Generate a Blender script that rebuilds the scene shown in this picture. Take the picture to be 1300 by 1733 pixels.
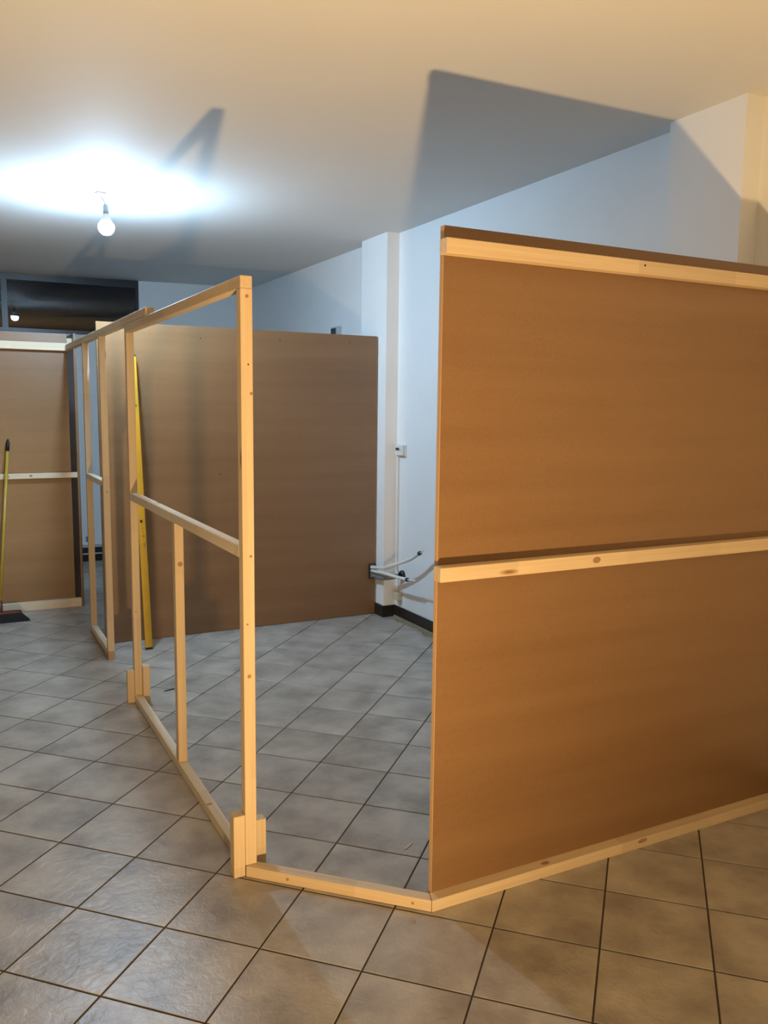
import bpy, bmesh, math, random
from mathutils import Vector, Matrix
random.seed(7)
for o in list(bpy.data.objects): bpy.data.objects.remove(o)
C = bpy.context.scene.collection
SC = bpy.context.scene

# ------------------------------------------------------------------ camera
W, H, FPX = 1300, 1733, 1421.23
cr = Vector((0.887391, -0.460886, 0.010997)); cu = Vector((0.047258, 0.114667, 0.992279)); cf = Vector((0.458589, 0.88002, -0.123535))
CAM = Vector((-0.3116, -3.2419, 1.6581))
cd = bpy.data.cameras.new('camera'); cam = bpy.data.objects.new('camera', cd); C.objects.link(cam)
cd.sensor_fit = 'VERTICAL'; cd.sensor_height = 36.0; cd.lens = FPX / H * 36.0; cd.clip_start = 0.05; cd.clip_end = 100
cam.matrix_world = Matrix(((cr.x, cu.x, -cf.x, CAM.x), (cr.y, cu.y, -cf.y, CAM.y), (cr.z, cu.z, -cf.z, CAM.z), (0, 0, 0, 1)))
SC.camera = cam

def project(p):
    d = Vector(p) - CAM; z = d.dot(cf)
    if z < 0.05: return None
    return (W/2 + FPX*d.dot(cr)/z, H/2 - FPX*d.dot(cu)/z, z)

# ------------------------------------------------------------------ world, exposure, lights
wd = bpy.data.worlds.new('night'); SC.world = wd; wd.use_nodes = True
wd.node_tree.nodes['Background'].inputs[0].default_value = (0.10, 0.13, 0.2, 1)
wd.node_tree.nodes['Background'].inputs[1].default_value = 0.02
SC.view_settings.view_transform = 'Standard'; SC.view_settings.look = 'None'
SC.view_settings.gamma = 1.0; SC.view_settings.exposure = 0.0; SC.view_settings.use_curve_mapping = False

BULB = Vector((0.620, 2.27, 2.765)); BULB_STRENGTH = 1900.0; BULB_COLOR = (0.49, 0.74, 1.0)
LAMP = Vector((0.07, -2.90, 0.12)); LAMP_POWER = 138.0; LAMP_COLOR = (1.0, 0.66, 0.30)
ld = bpy.data.lights.new('work_lamp', 'AREA'); ld.shape = 'DISK'; ld.size = 0.085; ld.energy = LAMP_POWER; ld.color = LAMP_COLOR
lo = bpy.data.objects.new('work_lamp', ld); C.objects.link(lo); lo.location = LAMP
lo.rotation_euler = Vector((-0.12, 0.44, 0.88)).to_track_quat('-Z', 'Y').to_euler()

# ------------------------------------------------------------------ materials
def new_mat(name):
    m = bpy.data.materials.new(name); m.use_nodes = True
    nt = m.node_tree; return m, nt, nt.nodes['Principled BSDF']
def nd(nt, t, **k):
    n = nt.nodes.new(t)
    for a, b in k.items():
        if a in n.inputs: n.inputs[a].default_value = b
        else: setattr(n, a, b)
    return n
def plain(name, col, rough=0.5, metal=0.0, noise=0.0, scale=20, bump=0.0, spec=0.5):
    m, nt, b = new_mat(name)
    b.inputs['Base Color'].default_value = (*col, 1); b.inputs['Roughness'].default_value = rough
    b.inputs['Metallic'].default_value = metal; b.inputs['Specular IOR Level'].default_value = spec
    if noise or bump:
        tc = nd(nt, 'ShaderNodeTexCoord'); n = nd(nt, 'ShaderNodeTexNoise', Scale=scale, Detail=5.0)
        nt.links.new(tc.outputs['Object'], n.inputs['Vector'])
        if noise:
            r = nd(nt, 'ShaderNodeValToRGB')
            r.color_ramp.elements[0].position = 0.3; r.color_ramp.elements[1].position = 0.7
            r.color_ramp.elements[0].color = tuple(max(0, c*(1-noise)) for c in col)+(1,)
            r.color_ramp.elements[1].color = tuple(min(1, c*(1+noise)) for c in col)+(1,)
            nt.links.new(n.outputs['Fac'], r.inputs[0]); nt.links.new(r.outputs[0], b.inputs['Base Color'])
        if bump:
            bp = nd(nt, 'ShaderNodeBump', Strength=bump, Distance=0.002)
            nt.links.new(n.outputs['Fac'], bp.inputs['Height']); nt.links.new(bp.outputs[0], b.inputs['Normal'])
    return m

def mat_timber(name, col, var=0.10):
    m, nt, b = new_mat(name); L = nt.links.new
    tc = nd(nt, 'ShaderNodeTexCoord'); oi = nd(nt, 'ShaderNodeObjectInfo')
    off = nd(nt, 'ShaderNodeVectorMath', operation='ADD')
    sc = nd(nt, 'ShaderNodeVectorMath', operation='SCALE'); sc.inputs[0].default_value = (7.3, 1.7, 3.1)
    L(oi.outputs['Random'], sc.inputs['Scale']); L(tc.outputs['Object'], off.inputs[0]); L(sc.outputs[0], off.inputs[1])
    # grain: long streaks along local x
    mp = nd(nt, 'ShaderNodeMapping'); mp.inputs['Scale'].default_value = (1.6, 75, 75); L(off.outputs[0], mp.inputs[0])
    g = nd(nt, 'ShaderNodeTexNoise', Scale=1.0, Detail=4.0, Roughness=0.6); L(mp.outputs[0], g.inputs['Vector'])
    # finger joined lengths of differing tone
    sep = nd(nt, 'ShaderNodeSeparateXYZ'); L(off.outputs[0], sep.inputs[0])
    mu = nd(nt, 'ShaderNodeMath', operation='MULTIPLY'); mu.inputs[1].default_value = 2.1; L(sep.outputs[0], mu.inputs[0])
    fl = nd(nt, 'ShaderNodeMath', operation='FLOOR'); L(mu.outputs[0], fl.inputs[0])
    wn = nd(nt, 'ShaderNodeTexWhiteNoise', noise_dimensions='1D'); L(fl.outputs[0], wn.inputs['W'])
    # knots
    mk = nd(nt, 'ShaderNodeMapping'); mk.inputs['Scale'].default_value = (2.2, 9, 9); L(off.outputs[0], mk.inputs[0])
    vo = nd(nt, 'ShaderNodeTexVoronoi', Scale=1.0); L(mk.outputs[0], vo.inputs['Vector'])
    kr = nd(nt, 'ShaderNodeValToRGB'); kr.color_ramp.elements[0].position = 0.03; kr.color_ramp.elements[0].color = (0.45, 0.28, 0.15, 1)
    kr.color_ramp.elements[1].position = 0.10; kr.color_ramp.elements[1].color = (1, 1, 1, 1); L(vo.outputs['Distance'], kr.inputs[0])
    gr = nd(nt, 'ShaderNodeValToRGB'); e = gr.color_ramp.elements
    e[0].position = 0.32; e[0].color = (col[0]*(1-var), col[1]*(1-var*1.5), col[2]*(1-var*2.0), 1)
    e[1].position = 0.62; e[1].color = (*col, 1); L(g.outputs['Fac'], gr.inputs[0])
    tone = nd(nt, 'ShaderNodeMapRange'); tone.inputs['To Min'].default_value = 0.90; tone.inputs['To Max'].default_value = 1.04
    L(wn.outputs['Value'], tone.inputs['Value'])
    m1 = nd(nt, 'ShaderNodeVectorMath', operation='MULTIPLY'); L(gr.outputs[0], m1.inputs[0]); L(kr.outputs[0], m1.inputs[1])
    m2 = nd(nt, 'ShaderNodeVectorMath', operation='SCALE'); L(m1.outputs[0], m2.inputs[0]); L(tone.outputs[0], m2.inputs['Scale'])
    L(m2.outputs[0], b.inputs['Base Color']); b.inputs['Roughness'].default_value = 0.55
    b.inputs['Specular IOR Level'].default_value = 0.3
    bp = nd(nt, 'ShaderNodeBump', Strength=0.25, Distance=0.0008); L(g.outputs['Fac'], bp.inputs['Height']); L(bp.outputs[0], b.inputs['Normal'])
    return m

def mat_mdf():
    m, nt, b = new_mat('hardboard_brown'); L = nt.links.new
    tc = nd(nt, 'ShaderNodeTexCoord')
    n1 = nd(nt, 'ShaderNodeTexNoise', Scale=260.0, Detail=3.0); L(tc.outputs['Object'], n1.inputs['Vector'])
    mp = nd(nt, 'ShaderNodeMapping'); mp.inputs['Scale'].default_value = (0.5, 0.5, 9); L(tc.outputs['Object'], mp.inputs[0])
    n2 = nd(nt, 'ShaderNodeTexNoise', Scale=1.0, Detail=4.0); L(mp.outputs[0], n2.inputs['Vector'])
    a = nd(nt, 'ShaderNodeMath', operation='MULTIPLY'); a.inputs[1].default_value = 0.45; L(n1.outputs['Fac'], a.inputs[0])
    a2 = nd(nt, 'ShaderNodeMath', operation='MULTIPLY_ADD'); a2.inputs[1].default_value = 0.55; L(n2.outputs['Fac'], a2.inputs[0]); L(a.outputs[0], a2.inputs[2])
    r = nd(nt, 'ShaderNodeValToRGB'); e = r.color_ramp.elements
    e[0].position = 0.32; e[0].color = (0.188, 0.099, 0.042, 1); e[1].position = 0.68; e[1].color = (0.250, 0.140, 0.066, 1)
    L(a2.outputs[0], r.inputs[0]); L(r.outputs[0], b.inputs['Base Color'])
    b.inputs['Roughness'].default_value = 0.38; b.inputs['Specular IOR Level'].default_value = 0.6
    bp = nd(nt, 'ShaderNodeBump', Strength=0.25, Distance=0.0006); L(n1.outputs['Fac'], bp.inputs['Height']); L(bp.outputs[0], b.inputs['Normal'])
    return m

def mat_tile():
    m, nt, b = new_mat('stoneware_tile'); L = nt.links.new
    geo = nd(nt, 'ShaderNodeNewGeometry'); oi = nd(nt, 'ShaderNodeObjectInfo')
    sc = nd(nt, 'ShaderNodeVectorMath', operation='SCALE'); sc.inputs[0].default_value = (31, 17, 23); L(oi.outputs['Random'], sc.inputs['Scale'])
    off = nd(nt, 'ShaderNodeVectorMath', operation='ADD'); L(geo.outputs['Position'], off.inputs[0]); L(sc.outputs[0], off.inputs[1])
    n1 = nd(nt, 'ShaderNodeTexNoise', Scale=5.0, Detail=5.0, Roughness=0.55); L(off.outputs[0], n1.inputs['Vector'])
    r = nd(nt, 'ShaderNodeValToRGB'); e = r.color_ramp.elements
    e[0].position = 0.30; e[0].color = (0.240, 0.212, 0.178, 1); e[1].position = 0.72; e[1].color = (0.480, 0.435, 0.370, 1)
    L(n1.outputs['Fac'], r.inputs[0])
    n3 = nd(nt, 'ShaderNodeTexNoise', Scale=180.0, Detail=3.0); L(off.outputs[0], n3.inputs['Vector'])
    mr = nd(nt, 'ShaderNodeMapRange'); mr.inputs['To Min'].default_value = 0.9; mr.inputs['To Max'].default_value = 1.1; L(n3.outputs['Fac'], mr.inputs['Value'])
    mx = nd(nt, 'ShaderNodeVectorMath', operation='SCALE'); L(r.outputs[0], mx.inputs[0]); L(mr.outputs[0], mx.inputs['Scale'])
    L(mx.outputs[0], b.inputs['Base Color'])
    n2 = nd(nt, 'ShaderNodeTexNoise', Scale=28.0, Detail=5.0, Roughness=0.6, Distortion=0.6); L(off.outputs[0], n2.inputs['Vector'])
    bp = nd(nt, 'ShaderNodeBump', Strength=0.55, Distance=0.004); L(n2.outputs['Fac'], bp.inputs['Height']); L(bp.outputs[0], b.inputs['Normal'])
    b.inputs['Roughness'].default_value = 0.36; b.inputs['Specular IOR Level'].default_value = 0.5
    return m

M_tim = mat_timber('spruce_timber', (0.67, 0.53, 0.35))
M_tim2 = mat_timber('spruce_timber_pale', (0.76, 0.66, 0.49), 0.07)
M_dark = mat_timber('timber_dark', (0.42, 0.28, 0.15))  # darker timber; on the far post's foot it stands in for shade
M_mdf = mat_mdf(); M_tile = mat_tile()
M_edge = plain('hardboard_cut_edge', (0.50, 0.32, 0.17), 0.8, noise=0.1, scale=200)
M_grout = plain('grout', (0.050, 0.036, 0.027), 0.9, noise=0.25, scale=60)
M_wall = plain('white_paint', (0.86, 0.86, 0.85), 0.7, noise=0.015, scale=3, bump=0.08, spec=0.25)
M_ceil = plain('ceiling_paint', (0.75, 0.735, 0.71), 0.75, noise=0.01, scale=2, bump=0.05, spec=0.2)
M_unseen = plain('dark_unseen_wall', (0.06, 0.06, 0.065), 0.3)  # dark colour given to the unseen left wall to cut bounced light
M_base = plain('dark_skirting', (0.018, 0.014, 0.012), 0.35, noise=0.2, scale=12)
M_frame = plain('window_frame_dark', (0.022, 0.023, 0.025), 0.35)
M_white = plain('white_plastic', (0.78, 0.77, 0.74), 0.4)
M_beige = plain('beige_plastic', (0.62, 0.56, 0.42), 0.5)
M_black = plain('black_plastic', (0.012, 0.012, 0.013), 0.45)
M_grey = plain('grey_plastic', (0.20, 0.20, 0.20), 0.5)
M_lgrey = plain('light_grey_trunking', (0.50, 0.52, 0.54), 0.5)
M_screen = plain('dark_display', (0.01, 0.012, 0.016), 0.15)
M_yellow = plain('yellow_lacquer', (0.60, 0.33, 0.02), 0.4, noise=0.06, scale=8)
M_yell2 = plain('yellow_handle', (0.48, 0.34, 0.045), 0.35)
M_red = plain('dark_red_plastic', (0.09, 0.022, 0.02), 0.5)
M_brist = plain('black_bristle', (0.012, 0.012, 0.014), 0.8, noise=0.4, scale=150)
M_knot = plain('knot_brown', (0.34, 0.20, 0.095), 0.7, noise=0.3, scale=300)
M_screw = plain('screw_steel', (0.05, 0.045, 0.04), 0.4, metal=0.6)
M_plaster = plain('plaster_rubble', (0.24, 0.195, 0.125), 0.95, noise=0.25, scale=30, bump=0.8)
M_chip = plain('wood_chip', (0.62, 0.50, 0.36), 0.8)
M_brass = plain('lamp_socket_grey', (0.22, 0.30, 0.33), 0.5)
mg, ntg, bg = new_mat('window_glass'); bg.inputs['Base Color'].default_value = (1, 1, 1, 1)
bg.inputs['Transmission Weight'].default_value = 1.0; bg.inputs['Roughness'].default_value = 0.0; bg.inputs['IOR'].default_value = 1.38
M_glass = mg
ml, ntl, bl = new_mat('lit_bulb_globe'); bl.inputs['Emission Color'].default_value = (*BULB_COLOR, 1); bl.inputs['Emission Strength'].default_value = BULB_STRENGTH
bl.inputs['Base Color'].default_value = (0.9, 0.9, 0.9, 1)
M_bulb = ml

# ------------------------------------------------------------------ object helpers
def link(name, me, m, parent=None, loc=(0, 0, 0), rot=None):
    o = bpy.data.objects.new(name, me); C.objects.link(o)
    if m and not me.materials: me.materials.append(m)
    o.location = loc
    if rot: o.rotation_euler = rot
    if parent:
        o.parent = parent; o.location = Vector(loc) - Vector(parent.location)
    return o
def tag(o, label=None, cat=None, group=None, kind=None):
    for k, v in (('label', label), ('category', cat), ('group', group), ('kind', kind)):
        if v: o[k] = v
    return o
def empty(name, loc, label, cat, group=None):
    o = bpy.data.objects.new(name, None); C.objects.link(o); o.location = loc; o.empty_display_size = 0.1
    return tag(o, label, cat, group)
def box_mesh(name, dx, dy, dz, bev=0.0015, seg=1):
    bm = bmesh.new(); bmesh.ops.create_cube(bm, size=1)
    bmesh.ops.scale(bm, vec=(dx, dy, dz), verts=bm.verts)
    if bev: bmesh.ops.bevel(bm, geom=list(bm.edges), offset=bev, segments=seg, profile=0.5, affect='EDGES')
    me = bpy.data.meshes.new(name); bm.to_mesh(me); bm.free(); return me
def box(name, x0, x1, y0, y1, z0, z1, m, parent=None, bev=0.0015, seg=1):
    dx, dy, dz = x1-x0, y1-y0, z1-z0; c = ((x0+x1)/2, (y0+y1)/2, (z0+z1)/2)
    return link(name, box_mesh(name, dx, dy, dz, bev, seg), m, parent, c)
def timber(name, x0, x1, y0, y1, z0, z1, parent=None, m=None):
    """A sawn batten: mesh along local x so the grain follows its length."""
    dx, dy, dz = x1-x0, y1-y0, z1-z0; c = ((x0+x1)/2, (y0+y1)/2, (z0+z1)/2); m = m or M_tim
    if dz >= dx and dz >= dy: return link(name, box_mesh(name, dz, dy, dx, 0.0018), m, parent, c, (0, -math.pi/2, 0))
    if dy >= dx: return link(name, box_mesh(name, dy, dx, dz, 0.0018), m, parent, c, (0, 0, math.pi/2))
    return link(name, box_mesh(name, dx, dy, dz, 0.0018), m, parent, c)
def lathe(name, prof, m, parent=None, loc=(0, 0, 0), rot=None, n=24):
    bm = bmesh.new(); rings = []
    for r, z in prof:
        rings.append([bm.verts.new((r*math.cos(2*math.pi*i/n), r*math.sin(2*math.pi*i/n), z)) for i in range(n)] if r > 1e-6 else [bm.verts.new((0, 0, z))])
    for a, b_ in zip(rings, rings[1:]):
        if len(a) == 1 and len(b_) == 1: continue
        for i in range(n):
            j = (i+1) % n
            if len(a) == 1: bm.faces.new((a[0], b_[j], b_[i]))
            elif len(b_) == 1: bm.faces.new((a[i], a[j], b_[0]))
            else: bm.faces.new((a[i], a[j], b_[j], b_[i]))
    bmesh.ops.recalc_face_normals(bm, faces=bm.faces)
    for f in bm.faces: f.smooth = True
    me = bpy.data.meshes.new(name); bm.to_mesh(me); bm.free()
    return link(name, me, m, parent, loc, rot)
def tube(name, pts, r, m, parent=None, n=14, cap=True, smooth_n=6):
    P = [Vector(p) for p in pts]
    if smooth_n and len(P) > 2:      # Catmull-Rom
        Q = []; E = [P[0]*2-P[1]] + P + [P[-1]*2-P[-2]]
        for i in range(1, len(E)-2):
            a, b_, c, d = E[i-1:i+3]
            for k in range(smooth_n):
                t = k/smooth_n
                Q.append(0.5*((2*b_)+(c-a)*t+(2*a-5*b_+4*c-d)*t*t+(3*b_-a-3*c+d)*t**3))
        P = Q + [P[-1]]
    o0 = P[0].copy(); bm = bmesh.new(); rings = []
    up = Vector((0, 0, 1)) if abs((P[1]-P[0]).normalized().z) < 0.9 else Vector((1, 0, 0))
    for i, p in enumerate(P):
        t = (P[min(i+1, len(P)-1)] - P[max(i-1, 0)]).normalized()
        s = t.cross(up).normalized(); u = s.cross(t)
        rr = r[0]+(r[1]-r[0])*i/(len(P)-1) if isinstance(r, tuple) else r
        rings.append([bm.verts.new(p-o0+rr*(math.cos(2*math.pi*k/n)*s+math.sin(2*math.pi*k/n)*u)) for k in range(n)])
    for a, b_ in zip(rings, rings[1:]):
        for k in range(n): bm.faces.new((a[k], a[(k+1) % n], b_[(k+1) % n], b_[k])).smooth = True
    if cap: bm.faces.new(rings[0]); bm.faces.new(rings[-1])
    bmesh.ops.recalc_face_normals(bm, faces=bm.faces)
    me = bpy.data.meshes.new(name); bm.to_mesh(me); bm.free()
    return link(name, me, m, parent, o0)
def disc(name, c, r, axis, m, parent, sy=1.0, t=0.0006):
    """A small flat knot or screw head lying on a face with the given outward axis."""
    rot = Vector(axis).to_track_quat('Z', 'Y').to_euler()
    o = lathe(name, [(0, -t), (r, -t), (r, t*0.6), (r*0.8, t), (0, t)], m, parent, c, rot, 14)
    o.scale = (sy, 1, 1); return o
def prism(name, poly, z0, z1, m, parent=None, kind=None):
    bm = bmesh.new(); cx = sum(p[0] for p in poly)/len(poly); cy = sum(p[1] for p in poly)/len(poly)
    a = [bm.verts.new((x-cx, y-cy, 0)) for x, y in poly]; b_ = [bm.verts.new((x-cx, y-cy, z1-z0)) for x, y in poly]
    bm.faces.new(a); bm.faces.new(b_); n = len(poly)
    for i in range(n): bm.faces.new((a[i], a[(i+1) % n], b_[(i+1) % n], b_[i]))
    bmesh.ops.recalc_face_normals(bm, faces=bm.faces)
    me = bpy.data.meshes.new(name); bm.to_mesh(me); bm.free()
    o = link(name, me, m, parent, (cx, cy, z0))
    if kind: o['kind'] = kind
    return o

# ------------------------------------------------------------------ room shell
ZC = 2.975; ZK = 0.018; XR = 2.82; XP = 2.715; XL = -4.6; YF = -5.6
BK0, BKS = 6.02, 0.0                      # back wall face: y = BK0 + BKS*x
def zc(x): return ZC-ZK*(XR-x)      # the ceiling falls slightly to the left
def yb(x): return BK0 + BKS*x
# right wall with its two piers
prism('wall_right', [(XR, YF), (XR, -0.665), (XP, -0.665), (XP, -0.245), (XR, -0.245), (XR, 2.56), (XP, 2.56), (XP, 3.00), (XR, 3.00),
                     (XR, yb(XR)), (XR+0.2, yb(XR+0.2)), (XR+0.2, YF)], 0, ZC, M_wall, None, 'structure')
prism('wall_left', [(XL-0.2, YF), (XL, YF), (XL, yb(XL)), (XL-0.2, yb(XL-0.2))], 0, ZC, M_unseen, None, 'structure')
prism('wall_front', [(XL-0.2, YF-0.2), (XR+0.2, YF-0.2), (XR+0.2, YF), (XL-0.2, YF)], 0, ZC, M_wall, None, 'structure')
ceil_ = prism('ceiling', [(XL-0.2, YF-0.2), (XR+0.2, YF-0.2), (XR+0.2, yb(XR)+0.3), (XL-0.2, yb(XL)+0.3)], ZC, ZC+0.25, M_ceil, None, 'structure')
for v_ in ceil_.data.vertices:
    if v_.co.z < 0.1: v_.co.z += zc(v_.co.x+ceil_.location.x)-ZC
# back wall: solid right part, low part below the window band, solid left part
WX0, WX1, WZ0 = -1.95, 1.562, 2.370
bwall = prism('wall_back', [(XL-.2, yb(XL-.2)), (XR+.2, yb(XR+.2)), (XR+.2, yb(XR+.2)+.2), (XL-.2, yb(XL-.2)+.2)], 0, WZ0, M_wall, None, 'structure')
def wall_top(x0, x1): return prism('wall_back', [(x0, yb(x0)), (x1, yb(x1)), (x1, yb(x1)+.2), (x0, yb(x0)+.2)], WZ0, ZC, M_wall, None, 'structure')
wall_top(WX1, XR+.2); wall_top(XL-.2, WX0)
# window band
win = bpy.data.objects.new('window_1', None); C.objects.link(win); win.location = (WX0, yb(WX0), WZ0); win['kind'] = 'structure'
def wbar(name, x0, x1, z0, z1, d0, d1, m):
    return prism(name, [(x0, yb(x0)+d0), (x1, yb(x1)+d0), (x1, yb(x1)+d1), (x0, yb(x0)+d1)], z0, z1, m, win)
wbar('window_frame', WX0+.001, WX1-.001, 2.873, ZC-.03, -0.012, 0.06, M_frame)
wbar('window_frame', WX0+.001, WX1-.001, WZ0+.001, WZ0+0.035, -0.012, 0.06, M_frame)
for x0, x1 in ((WX1-0.034, WX1-.001), (0.234, 0.288), (-0.85, -0.80), (WX0+.001, WX0+0.04)):
    wbar('mullion', x0, x1, WZ0+0.035, 2.873, -0.010, 0.06, M_frame)
for x0, x1 in ((0.288, WX1-0.034), (-0.80, 0.234), (WX0+0.04, -0.85)):
    gp = wbar('glass_pane', x0, x1, WZ0+0.037, 2.871, 0.020, 0.026, M_glass)
    gp.rotation_euler = (math.radians(0.9), 0, 0)
# skirting
def skirt(name, pts, z, m, t=0.012):
    poly = pts + [(x+dx, y+dy) for (x, y), (dx, dy) in []]
    return prism(name, poly, 0.0005, z, m, None, 'structure')
t = 0.012
prism('baseboard_right', [(XR-t, -0.245), (XR, -0.245), (XR, 2.56), (XP, 2.56), (XP, 3.00), (XR, 3.00), (XR, yb(XR)), (XR-t, yb(XR-t)),
                          (XR-t, 3.0+t), (XP-t, 3.0+t), (XP-t, 2.56-t), (XR-t, 2.56-t)], 0.0005, 0.092, M_base, None, 'structure')
prism('baseboard_right', [(XR-t, YF), (XR, YF), (XR, -0.665), (XR-t, -0.665)], 0.0005, 0.092, M_base, None, 'structure')
prism('baseboard_back', [(XL, yb(XL)-t), (XR-t, yb(XR-t)-t), (XR-t, yb(XR-t)), (XL, yb(XL))], 0.0005, 0.075, M_base, None, 'structure')

# ------------------------------------------------------------------ floor: grout bed and tiles
TS = 0.333; JT = 0.0029; c45 = math.sqrt(0.5)
floor = prism('floor', [(XL-0.2, YF-0.2), (XR+0.2, YF-0.2), (XR+0.2, yb(XR)+0.3), (XL-0.2, yb(XL)+0.3)], -0.15, -0.0030, M_grout, None, 'structure')
def g2r(i, j): x, y = i*TS, j*TS; return (c45*(x+y), c45*(y-x))
def clip(poly, nx, ny, d):
    out = []
    for k in range(len(poly)):
        a, b_ = poly[k], poly[(k+1) % len(poly)]; da = nx*a[0]+ny*a[1]-d; db = nx*b_[0]+ny*b_[1]-d
        if da <= 0: out.append(a)
        if da*db < 0: s = da/(da-db); out.append((a[0]+s*(b_[0]-a[0]), a[1]+s*(b_[1]-a[1])))
    return out
PLN = [(1, 0, XR), (-1, 0, -XL), (0, -1, -YF), (-BKS, 1, BK0)]
h = TS/2-JT
def tile_geo(poly, cx, cy):
    """chamfered tile top and sides as verts, faces round (cx, cy)"""
    ins = []
    mx = sum(p[0] for p in poly)/len(poly); my = sum(p[1] for p in poly)/len(poly)
    n = len(poly)
    for x, y in poly:
        dx, dy = mx-x, my-y; l = max(1e-6, math.hypot(dx, dy)); ins.append((x+dx/l*0.0026, y+dy/l*0.0026))
    vs = [(x-cx, y-cy, -0.006) for x, y in poly] + [(x-cx, y-cy, -0.0012) for x, y in poly] + [(x-cx, y-cy, 0.0) for x, y in ins]
    fs = [tuple(range(2*n, 3*n))]
    for k in range(n):
        q = (k+1) % n
        fs += [(k, q, n+q, n+k), (n+k, n+q, 2*n+q, 2*n+k)]
    return vs, fs
full_me = None; cand = []
for i in range(-30, 32):
    for j in range(-30, 32):
        cx, cy = g2r(i+.5, j+.5)
        a = h*c45
        poly = [(cx+a*(sx+sy), cy+a*(sy-sx)) for sx, sy in ((-1, -1), (1, -1), (1, 1), (-1, 1))]
        full = all(nx*x+ny*y-d <= -0.001 for nx, ny, d in PLN for x, y in poly)
        if not full:
            for nx, ny, d in PLN: poly = clip(poly, nx, ny, d-0.001) if poly else poly
            if len(poly) < 3: continue
            ar = 0.5*abs(sum(poly[k][0]*poly[(k+1) % len(poly)][1]-poly[(k+1) % len(poly)][0]*poly[k][1] for k in range(len(poly))))
            if ar < 0.0008: continue
        pr = [project((x, y, 0)) for x, y in poly]; score = 0
        if all(pr):
            xs = [min(max(q[0], 0), W) for q in pr]; ys = [min(max(q[1], 0), H) for q in pr]
            score = 0.5*abs(sum(xs[k]*ys[(k+1) % len(xs)]-xs[(k+1) % len(xs)]*ys[k] for k in range(len(xs))))
        cand.append((score, cx, cy, poly, full))
cand.sort(key=lambda q: -q[0])
rv, rf = [], []
for k, (score, cx, cy, poly, full) in enumerate(cand):
    if score > 60 and k < 300:
        if full and full_me is None:
            vs, fs = tile_geo(poly, cx, cy); full_me = bpy.data.meshes.new('tile'); full_me.from_pydata(vs, [], fs); full_me.materials.append(M_tile)
        if full: me = full_me
        else:
            vs, fs = tile_geo(poly, cx, cy); me = bpy.data.meshes.new('tile'); me.from_pydata(vs, [], fs)
        link('tile', me, M_tile, floor, (cx, cy, 0), (random.uniform(-1, 1)*0.0012, random.uniform(-1, 1)*0.0012, 0))
    else:
        vs, fs = tile_geo(poly, 0, 0); b0 = len(rv); rv += vs; rf += [tuple(b0+q for q in f) for f in fs]
me = bpy.data.meshes.new('outer_tiles'); me.from_pydata(rv, [], rf)
link('outer_tiles', me, M_tile, floor, (0, 0, 0))['kind'] = 'stuff'

# ------------------------------------------------------------------ big brown partition board at the right
T = 0.019
p = empty('partition_panel', (1.9, -0.97, 0), 'large orange-brown hardboard partition at the right with three pale battens across its face', 'partition', 'brown hardboard partitions')
XE = 2.805
box('board', 1.066, XE, -0.975, -0.975+T, 0.002, 2.212, M_mdf, p, 0.0008)
box('board_edge', 1.0642, 1.0660, -0.9745, -0.9745+T-0.001, 0.003, 2.211, M_edge, p, 0.0)['label'] = 'lighter cut edge of the board'
r1 = timber('rail', 1.050, XE, -1.020, -0.9752, 2.122, 2.168, p); r2 = timber('rail', 1.050, XE, -1.020, -0.9752, 1.111, 1.158, p)
# bottom batten with its mitred end
bm = bmesh.new(); x0, x1 = 1.042, XE
L_ = (x1-x0); yf, ybk = -1.019, -0.9752
vs = [(x0, yf), (x1, yf), (x1, ybk), (x0+(ybk-yf)*0.414, ybk)]
cxm = (x0+x1)/2
a = [bm.verts.new((x-cxm, y+0.997, 0)) for x, y in vs]; b_ = [bm.verts.new((x-cxm, y+0.997, 0.040)) for x, y in vs]
bm.faces.new(a); bm.faces.new(b_)
for k in range(4): bm.faces.new((a[k], a[(k+1) % 4], b_[(k+1) % 4], b_[k]))
bmesh.ops.recalc_face_normals(bm, faces=bm.faces)
me = bpy.data.meshes.new('floor_rail'); bm.to_mesh(me); bm.free()
link('floor_rail', me, M_tim, p, (cxm, -0.997, 0.0005))
disc('screw_head', (1.847, -1.0202, 2.152), 0.004, (0, -1, 0), M_screw, p)
disc('knot', (1.687, -1.0202, 1.137), 0.011, (0, -1, 0), M_knot, p, 1.6)
disc('knot', (1.525, -1.000, 0.0407), 0.010, (0, 0, 1), M_knot, p, 1.8)
disc('knot', (1.975, -1.0192, 0.028), 0.008, (0, -1, 0), M_knot, p, 3.0)

# diagonal floor batten between the post and the board
A = Vector((0.5585, -0.5420)); B = Vector((1.0405, -1.0185)); dv = (B-A).normalized(); nv = Vector((-dv.y, dv.x))
w = 0.043
poly = [tuple(A+dv*0.001), tuple(B), tuple(B+nv*w+dv*(-w*0.414)), tuple(A+nv*w+dv*0.001)]
mid = (A+B)/2; ang = math.atan2(dv.y, dv.x)
bm = bmesh.new(); Rm = Matrix.Rotation(-ang, 2)
loc2 = [Rm @ (Vector(q)-mid) for q in poly]
a = [bm.verts.new((q.x, q.y, 0)) for q in loc2]; b_ = [bm.verts.new((q.x, q.y, 0.0395)) for q in loc2]
bm.faces.new(a); bm.faces.new(b_)
for k in range(4): bm.faces.new((a[k], a[(k+1) % 4], b_[(k+1) % 4], b_[k]))
bmesh.ops.recalc_face_normals(bm, faces=bm.faces); bmesh.ops.bevel(bm, geom=list(bm.edges), offset=0.0015, segments=1, affect='EDGES')
me = bpy.data.meshes.new('threshold_batten'); bm.to_mesh(me); bm.free()
th = link('threshold_batten', me, M_tim, None, (mid.x, mid.y, 0.0005), (0, 0, ang))
tag(th, 'short pale floor batten crossing the gap between near post and orange-brown board', 'batten')
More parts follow.
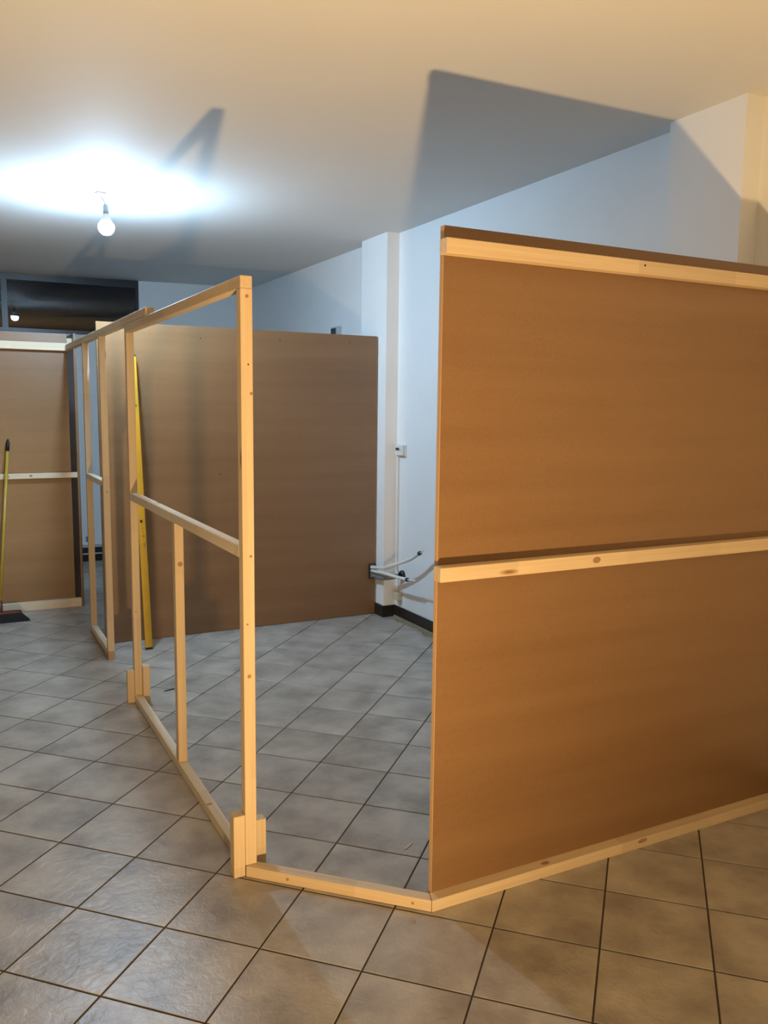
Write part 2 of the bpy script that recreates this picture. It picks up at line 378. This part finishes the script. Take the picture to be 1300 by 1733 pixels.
for q, s in ((Vector((0.673, -0.655)), 0.006), (Vector((0.995, -0.973)), 0.005)):
    lo_ = Rm @ (q-mid); o = disc('knot', (0, 0, 0), s, (0, -1, 0), M_knot, None, 1.0); o.parent = th; o.location = (lo_.x, -0.0001, 0.020)

# ------------------------------------------------------------------ near open frame
X0, X1 = 0.560, 0.601
f = empty('timber_frame', (0.58, 0.46, 0), 'nearest open pale timber frame with tall front post, waist-high rail and one short stud', 'frame', 'open timber frames')
timber('post', X0, X1, -0.5400, -0.4970, 0.0405, 2.0395, f); timber('post', X0, X1, 1.4200, 1.4600, 0.0405, 2.0395, f)
timber('top_rail', X0, X1, -0.5390, 1.4600, 2.0400, 2.0800, f)
timber('middle_rail', X0, X1, -0.4965, 1.4195, 1.1420, 1.1820, f, M_tim2)
timber('stud', X0+.001, X1, 0.4300, 0.4740, 0.0405, 1.1415, f)
timber('bottom_rail', X0, X1, -0.4980, 1.4600, 0.0005, 0.0400, f, M_tim2)
timber('cleat', 0.5180, 0.5595, -0.5380, -0.4900, 0.0005, 0.2280, f); timber('cleat', 0.6015, 0.6550, -0.4870, -0.4450, 0.0005, 0.1720, f)
timber('cleat', 0.5210, 0.5595, 1.4250, 1.4600, 0.0005, 0.1850, f); timber('cleat', 0.6015, 0.6400, 1.4000, 1.4400, 0.0005, 0.2110, f)
for x, z, s, mm in ((0.585, 1.794, 0.003, M_screw), (0.5945, 1.699, 0.0055, M_knot), (0.582, 2.014, 0.006, M_knot), (0.588, 1.151, 0.005, M_knot), (0.579, 0.731, 0.007, M_knot), (0.574, 0.915, 0.004, M_knot)):
    disc('knot' if mm is M_knot else 'screw_head', (x, -0.5402, z), s, (0, -1, 0), mm, f)
disc('knot', (0.584, 0.4298, 0.958), 0.011, (0, -1, 0), M_knot, f); disc('knot', (0.573, -0.027, 0.0402), 0.007, (0, 0, 1), M_knot, f, 1.8)
disc('screw_head', (0.575, 1.4198, 0.52), 0.003, (0, -1, 0), M_screw, f)

# ------------------------------------------------------------------ farther frame carrying the long top rail
g = empty('timber_frame', (0.58, 2.68, 0), 'narrow timber frame farther back, its long top rail resting on the nearest frame', 'frame', 'open timber frames')
timber('post', X0, X1, 2.3000, 2.3420, 0.0560, 2.0810, g); timber('post', X0, X1, 3.0050, 3.0450, 0.0665, 2.0810, g)
timber('top_rail', X0, X1, 0.9200, 3.9280, 2.0815, 2.1220, g)
timber('middle_rail', X0, X1, 2.3425, 3.0045, 1.1350, 1.1720, g, M_tim2)
timber('bottom_rail', X0, X1, 2.3425, 3.0450, 0.0280, 0.0660, g, M_tim2)
timber('lower_strip', X0, X1, 2.3425, 3.0450, 0.0005, 0.0275, g, M_dark)['label'] = 'dark strip under the bottom rail'  # lower strip of the bottom rail, in the darker timber colour
timber('shaded_post_foot', X0+.001, X1, 2.3000, 2.3420, 0.0005, 0.0555, g, M_dark)['label'] = 'foot of the front post, shade put in as darker wood'  # lower end of the post, its shade put into a darker colour
disc('screw_head', (0.583, 2.2998, 1.105), 0.004, (0, -1, 0), M_screw, g)

# ------------------------------------------------------------------ tall brown board behind the frames
q = empty('partition_panel', (1.65, 2.70, 0), 'wide plain brown hardboard partition behind the open frames, ending at the white pier', 'partition', 'brown hardboard partitions')
box('board', 0.605, 2.704, 2.690, 2.690+T, 0.002, 2.206, M_mdf, q, 0.0008)
for x, z in ((1.309, 2.126), (1.439, 1.167), (1.901, 2.139), (2.467, 2.150)): disc('screw_head', (x, 2.6899, z), 0.005, (0, -1, 0), M_screw, q)

# ------------------------------------------------------------------ left back partition and its side return
s = empty('partition_panel', (-0.7, 3.97, 0), 'brown partition at the left with white-lit battens, behind the broom', 'partition', 'brown hardboard partitions')
XW = -2.4
box('board', XW, 0.577, 3.976, 3.976+T, 0.002, 2.212, M_mdf, s, 0.0008)
timber('top_rail', XW, 0.5755, 3.931, 3.9755, 2.0760, 2.1360, s, M_tim2)
timber('middle_rail', XW, 0.6185, 3.931, 3.9755, 1.0670, 1.1090, s, M_tim2)
timber('floor_rail', XW, 0.6185, 3.931, 3.9755, 0.0005, 0.0700, s, M_tim2)
for x, z in ((0.10, 1.088), (0.27, 1.090)): disc('knot', (x, 3.9308, z), 0.008, (0, -1, 0), M_knot, s, 1.5)
v = empty('partition_panel', (0.63, 4.5, 0), 'narrow side-on brown board closing the corner right of the left partition', 'partition', 'brown hardboard partitions')
box('board', 0.6200, 0.6400, 3.935, 5.20, 0.002, 2.216, M_mdf, v, 0.0008)
timber('top_rail', 0.5800, 0.6195, 4.000, 5.20, 2.1305, 2.1800, v, M_tim2)

# ------------------------------------------------------------------ yellow straightedge leaning on the far board
lv = empty('spirit_level', (0.851, 2.443, 0), 'long yellow spirit level leaning upright on the plain brown partition', 'spirit level')
LL = 2.0; tilt = math.atan2(0.216, 1.985)
lv.rotation_euler = (-tilt, -0.011, 0)
def lpart(name, dx, dy, dz, c, m, bev=0.002):
    o = bpy.data.objects.new(name, box_mesh(name, dx, dy, dz, bev)); C.objects.link(o); o.data.materials.append(m); o.parent = lv; o.location = c; return o
lpart('body', 0.048, 0.022, LL-0.02, (0, 0, LL/2+0.004), M_yellow)
lpart('end_cap', 0.050, 0.024, 0.010, (0, 0, 0.0095), M_black)['label'] = 'black end cap'
lpart('end_cap', 0.050, 0.024, 0.008, (0, 0, LL-0.002), M_black)['label'] = 'black end cap'
for x, z, dx, dz, mm in ((-0.004, 0.877, .016, .018, M_black), (-0.004, 0.877, .006, .008, M_red), (0.002, 0.83, .003, .004, M_black), (0.003, 0.815, .003, .004, M_black), (0.004, 0.80, .003, .006, M_black),
                         (0.006, 0.776, .007, .009, M_black), (0.010, 0.722, .013, .014, M_knot), (0.010, 0.705, .013, .010, M_knot), (0.006, 1.66, .006, .016, M_black)):
    lpart('printed_mark', dx, 0.0008, dz, (x, -0.0111, z), mm, 0)
tube('strap', [(0.826, 2.555, 0.985), (0.838, 2.545, 0.999), (0.856, 2.548, 0.990)], 0.0018, M_black, None, 8)
o = bpy.data.objects['strap']; bpy.context.view_layer.update(); mw = o.matrix_world.copy(); o.parent = lv; o.matrix_parent_inverse = lv.matrix_world.inverted()

# ------------------------------------------------------------------ broom
b = empty('broom', (-0.01, 3.64, 0), 'broom with yellow handle and black bristles leaning on the left partition', 'broom')
h0, h1 = Vector((-0.008, 3.655, 0.11)), Vector((0.115, 3.950, 1.36))
dr = (h1-h0).normalized()
tube('handle', [h0, h1-dr*0.07], 0.0115, M_yell2, b, 14, True, 0)
tube('hand_grip', [h1-dr*0.075, h1-dr*0.01, h1], (0.0145, 0.0135), M_black, b, 14, True, 0)['label'] = 'black grip'
tube('hanging_ring', [h1+dr*0.001, h1+dr*0.018], 0.008, M_black, b, 10, True, 0)
tube('socket', [Vector((-0.010, 3.640, 0.062)), h0+dr*0.05], (0.020, 0.015), M_red, b, 14, True, 0)
def loft(name, secs, m, par):
    """sections (z, halfx, halfy, cx, cy) with rounded ends"""
    bm = bmesh.new(); rings = []
    for z, hx, hy, cx, cy in secs:
        r_ = []
        for k in range(28):
            t_ = 2*math.pi*k/28; ct, st = math.cos(t_), math.sin(t_)
            r_.append(bm.verts.new((cx+hx*math.copysign(abs(ct)**0.45, ct), cy+hy*math.copysign(abs(st)**0.6, st), z)))
        rings.append(r_)
    for a_, c_ in zip(rings, rings[1:]):
        for k in range(28): bm.faces.new((a_[k], a_[(k+1) % 28], c_[(k+1) % 28], c_[k]))
    bm.faces.new(rings[0]); bm.faces.new(rings[-1]); bmesh.ops.recalc_face_normals(bm, faces=bm.faces)
    me = bpy.data.meshes.new(name); bm.to_mesh(me); bm.free(); return link(name, me, m, par, par.location)
loft('broom_head', [(0.062, 0.150, 0.026, 0, 0), (0.070, 0.153, 0.028, 0, 0), (0.082, 0.148, 0.024, 0, 0)], M_red, b)['label'] = 'dark red head block'
# bristles: rows of tufts flaring outward
rng = random.Random(3); vs = []; fs = []
for ix in range(46):
    for iy in range(8):
        tx = -0.142+0.284*ix/45; ty = -0.020+0.040*iy/7
        bx_, by_ = tx*1.30+rng.uniform(-.004, .004), ty*1.9+rng.uniform(-.003, .003)
        if tx > 0.11: bx_ += (tx-0.11)*0.5
        z1_ = 0.001+rng.uniform(0, .004); n0 = len(vs); rr = 0.0045
        for k in range(5): vs.append((tx+rr*math.cos(k*1.257), ty+rr*math.sin(k*1.257), 0.063))
        for k in range(5): vs.append((bx_+rr*1.5*math.cos(k*1.257), by_+rr*1.5*math.sin(k*1.257), z1_))
        for k in range(5): fs.append((n0+k, n0+(k+1) % 5, n0+5+(k+1) % 5, n0+5+k))
        fs.append(tuple(n0+5+k for k in range(5)))
me = bpy.data.meshes.new('bristles'); me.from_pydata(vs, [], fs); o = link('bristles', me, M_brist, b, b.location); o['kind'] = 'stuff'; o['label'] = 'flared black bristles'

# ------------------------------------------------------------------ hanging bulb
RZ = zc(BULB.x-.03)-.0005
hb = empty('pendant_bulb', (BULB.x, BULB.y, RZ), 'bare glowing cool white bulb hanging from the ceiling on a short wire', 'lamp')
hb.location.z = RZ
lathe('ceiling_rose', [(0, -0.022), (0.012, -0.022), (0.030, -0.012), (0.036, -0.0006), (0, -0.0006)], M_white, hb, (BULB.x-.030, BULB.y, RZ))
tube('wire', [(BULB.x-.030, BULB.y, RZ-0.020), (BULB.x-.016, BULB.y, RZ-0.035), (BULB.x, BULB.y, BULB.z+0.105)], 0.003, M_black, hb, 8)
lathe('socket', [(0, 0.107), (0.010, 0.106), (0.016, 0.095), (0.017, 0.060), (0.0175, 0.052), (0, 0.052)], M_brass, hb, BULB)
lathe('bulb_base', [(0, 0.052), (0.014, 0.052), (0.018, 0.042), (0.030, 0.015), (0.0435, -0.0115), (0.0, -0.0115)], M_white, hb, BULB)
pr = [(0.0475*math.cos(math.radians(t_)), -0.030-0.0475*math.sin(math.radians(t_))) for t_ in range(-22, 90, 7)]+[(0, -0.0775)]
lathe('bulb_globe', [(0, -0.0118)]+pr, M_bulb, hb, BULB)['label'] = 'glowing globe'

# ------------------------------------------------------------------ wall fittings by the pier
th_ = empty('thermostat', (XR, 2.468, 1.328), 'small white thermostat with a dark display on the wall beside the pier', 'thermostat')
box('back_plate', XR-0.012, XR-0.0003, 2.400, 2.535, 1.284, 1.376, M_white, th_, 0.003, 2)
box('cover', XR-0.032, XR-0.0122, 2.412, 2.535, 1.290, 1.372, M_white, th_, 0.006, 3)
box('display', XR-0.0335, XR-0.0318, 2.466, 2.522, 1.328, 1.350, M_screen, th_, 0.001)['label'] = 'dark display'
box('button_strip', XR-0.0335, XR-0.0318, 2.445, 2.458, 1.322, 1.352, M_lgrey, th_, 0.001)
co = empty('wall_conduit', (XR-.009, 2.525, 0.38), 'thin white vertical conduit on the wall under the thermostat', 'conduit')
box('trunking', XR-0.016, XR-0.0003, 2.512, 2.538, 0.385, 1.283, M_white, co, 0.002)
box('cable', XR-0.005, XR-0.0003, 2.500, 2.505, 0.212, 0.384, M_beige, co, 0.001)['label'] = 'thin cable below the conduit'
sb = empty('socket_box', (XR, 2.475, 0.18), 'small beige box low on the wall below the pipes', 'socket')
box('body', XR-0.042, XR-0.0003, 2.440, 2.520, 0.150, 0.210, M_beige, sb, 0.005, 2)
box('cable_stub', XR-0.020, XR-0.008, 2.474, 2.486, 0.110, 0.1495, M_white, sb, 0.002)
fl_ = empty('wall_flange', (XR, 2.462, 0.352), 'black round plug on the wall where the grey duct enters', 'plug')
lathe('collar', [(0.016, 0.001), (0.040, 0.001), (0.040, 0.014), (0.032, 0.026), (0.016, 0.026), (0.016, 0.001)], M_black, fl_, (XR, 2.432, 0.352), (0, -math.pi/2, 0))
wp = empty('pipe_cover_plate', (2.675, 2.672, 0.353), 'black rectangular plate at the lower right edge of the plain partition', 'plate')
box('plate', 2.645, 2.700, 2.676, 2.6895, 0.293, 0.413, M_black, wp, 0.002)
box('inner_box', 2.654, 2.690, 2.668, 2.6759, 0.303, 0.405, M_grey, wp, 0.002)
dg = tube('drain_duct', [(2.672, 2.667, 0.325), (2.680, 2.60, 0.322), (2.686, 2.535, 0.325), (2.730, 2.478, 0.335), (2.785, 2.440, 0.350)], 0.019, M_grey, None)
tag(dg, 'short grey duct curving from the black plate round the pier corner', 'duct')
p1 = empty('insulated_pipe', (2.66, 2.668, 0.389), 'upper white insulated pipe curving upward from the black plate', 'pipe', 'white insulated pipes')
tube('insulation', [(2.660, 2.667, 0.389), (2.662, 2.568, 0.402), (2.665, 2.448, 0.423), (2.680, 2.276, 0.480), (2.700, 2.123, 0.535), (2.710, 2.049, 0.574), (2.715, 2.004, 0.601)], 0.0125, M_white, p1)
tube('end_band', [(2.7148, 2.006, 0.600), (2.717, 1.990, 0.609)], 0.0150, M_black, p1, 14, True, 0)['label'] = 'black end ring'
tube('inner_tube', [(2.7168, 1.991, 0.608), (2.720, 1.955, 0.628)], 0.0055, M_white, p1, 10, True, 0)
p2 = empty('insulated_pipe', (2.66, 2.668, 0.358), 'lower white insulated pipe pointing straight out below the curved one', 'pipe', 'white insulated pipes')
tube('insulation', [(2.660, 2.667, 0.360), (2.662, 2.441, 0.378), (2.665, 2.266, 0.384), (2.670, 2.102, 0.393)], 0.0125, M_white, p2)
tube('end_band', [(2.670, 2.104, 0.393), (2.6705, 2.088, 0.395)], 0.0150, M_black, p2, 14, True, 0)['label'] = 'black end ring'
tube('inner_tube', [(2.6705, 2.089, 0.395), (2.672, 2.03, 0.402), (2.674, 1.985, 0.404)], 0.006, M_white, p2, 10)
tg = empty('wall_controller', (XR, 3.69, 2.35), 'small grey box with dark screen high on the wall above the plain partition', 'controller')
box('housing', XR-0.035, XR-0.0003, 3.61, 3.775, 2.245, 2.362, M_lgrey, tg, 0.004, 2)
box('screen', XR-0.037, XR-0.0352, 3.66, 3.765, 2.262, 2.350, M_screen, tg, 0.001)['label'] = 'dark screen'
# trunking on the back wall (seen through the gap)
def bw(x0, x1, z0, z1, d, m, nm, par): return prism(nm, [(x0, yb(x0)-d), (x1, yb(x1)-d), (x1, yb(x1)-.0005), (x0, yb(x0)-.0005)], z0, z1, m, par)
ct = empty('cable_trunking', (1.2, yb(1.2), 0.13), 'grey and dark cable trunking running low along the blue back wall', 'trunking')
bw(0.66, 2.78, 0.076, 0.090, 0.030, M_lgrey, 'lower_ledge', ct); bw(0.66, 2.78, 0.0905, 0.150, 0.020, M_frame, 'duct_body', ct); bw(0.66, 2.78, 0.1505, 0.178, 0.030, M_lgrey, 'upper_ledge', ct)
bw(0.985, 1.005, 0.105, 0.125, 0.024, M_lgrey, 'clip', ct)
wh = bw(0.955, 0.975, 0.215, 0.265, 0.012, M_grey, 'wall_hook', None); tag(wh, 'tiny dark hook on the back wall just above the trunking', 'hook')

# ------------------------------------------------------------------ plaster rubble and scraps on the floor
pts_in = [(XR-.014, 2.545), (XR-.014, 1.55)]
rg = random.Random(11); outer = []
yy = 1.55
while yy < 2.545:
    outer.append((XR-0.026-0.075*rg.random()*(0.35+0.65*math.sin(math.pi*(yy-1.5)/1.1)), yy)); yy += rg.uniform(0.012, 0.08)
bm = bmesh.new(); cx_, cy_ = XR-0.05, 2.05
top = [(XR-.014, 2.548)] + [(XR-.014, 1.54)] + outer
low = [bm.verts.new((x-cx_, y-cy_, 0.0006)) for x, y in top]
hi = [bm.verts.new((x-cx_+(0.006 if k > 1 else 0), y-cy_, (0.012 if k < 2 else 0.004)+rg.uniform(-.002, .004))) for k, (x, y) in enumerate(top)]
n_ = len(top)
for k in range(n_): bm.faces.new((low[k], low[(k+1) % n_], hi[(k+1) % n_], hi[k]))
bmesh.ops.triangle_fill(bm, edges=[bm.edges.get((hi[k], hi[(k+1) % n_])) for k in range(n_)], use_beauty=True)
bm.faces.new(low); bmesh.ops.recalc_face_normals(bm, faces=bm.faces)
me = bpy.data.meshes.new('plaster_rubble'); bm.to_mesh(me); bm.free()
pl_ = link('plaster_rubble', me, M_plaster, None, (cx_, cy_, 0.0)); pl_['kind'] = 'stuff'
tag(pl_, 'jagged beige plaster debris along the dark skirting below the pipes', 'debris')
def sliver(name, a_, b_, w_, hh, m, label, cat):
    a_, b_ = Vector(a_), Vector(b_); d_ = b_-a_; L2 = d_.length; mid_ = (a_+b_)/2
    bm = bmesh.new()
    prof = [(-L2/2, -w_*.2), (-L2/2*0.6, -w_/2), (L2/2*0.7, -w_*.45), (L2/2, 0), (L2/2*0.5, w_*.5), (-L2/2*0.8, w_*.4)]
    lo_ = [bm.verts.new((x, y, 0)) for x, y in prof]; hi_ = [bm.verts.new((x*.97, y*.8, hh)) for x, y in prof]
    bm.faces.new(lo_); bm.faces.new(hi_)
    for k in range(6): bm.faces.new((lo_[k], lo_[(k+1) % 6], hi_[(k+1) % 6], hi_[k]))
    bmesh.ops.recalc_face_normals(bm, faces=bm.faces)
    me = bpy.data.meshes.new(name); bm.to_mesh(me); bm.free()
    return tag(link(name, me, m, None, (mid_.x, mid_.y, 0.0004), (0, 0, math.atan2(d_.y, d_.x))), label, cat)
P2r = lambda x, y: (x, y)
sliver('wood_sliver', (1.150, -0.632), (1.205, -0.600), 0.010, 0.003, M_chip, 'pale wood sliver on the tiles just left of the big brown board', 'wood scrap')
sliver('dark_stick', (0.745, 1.535), (0.812, 1.562), 0.006, 0.004, M_black, 'thin dark stick on the tiles right of the far post base', 'stick')
sliver('floor_crumb', (0.958, -1.040), (0.969, -1.036), 0.007, 0.003, M_knot, 'tiny dark crumb on the tiles in front of the threshold batten', 'crumb')
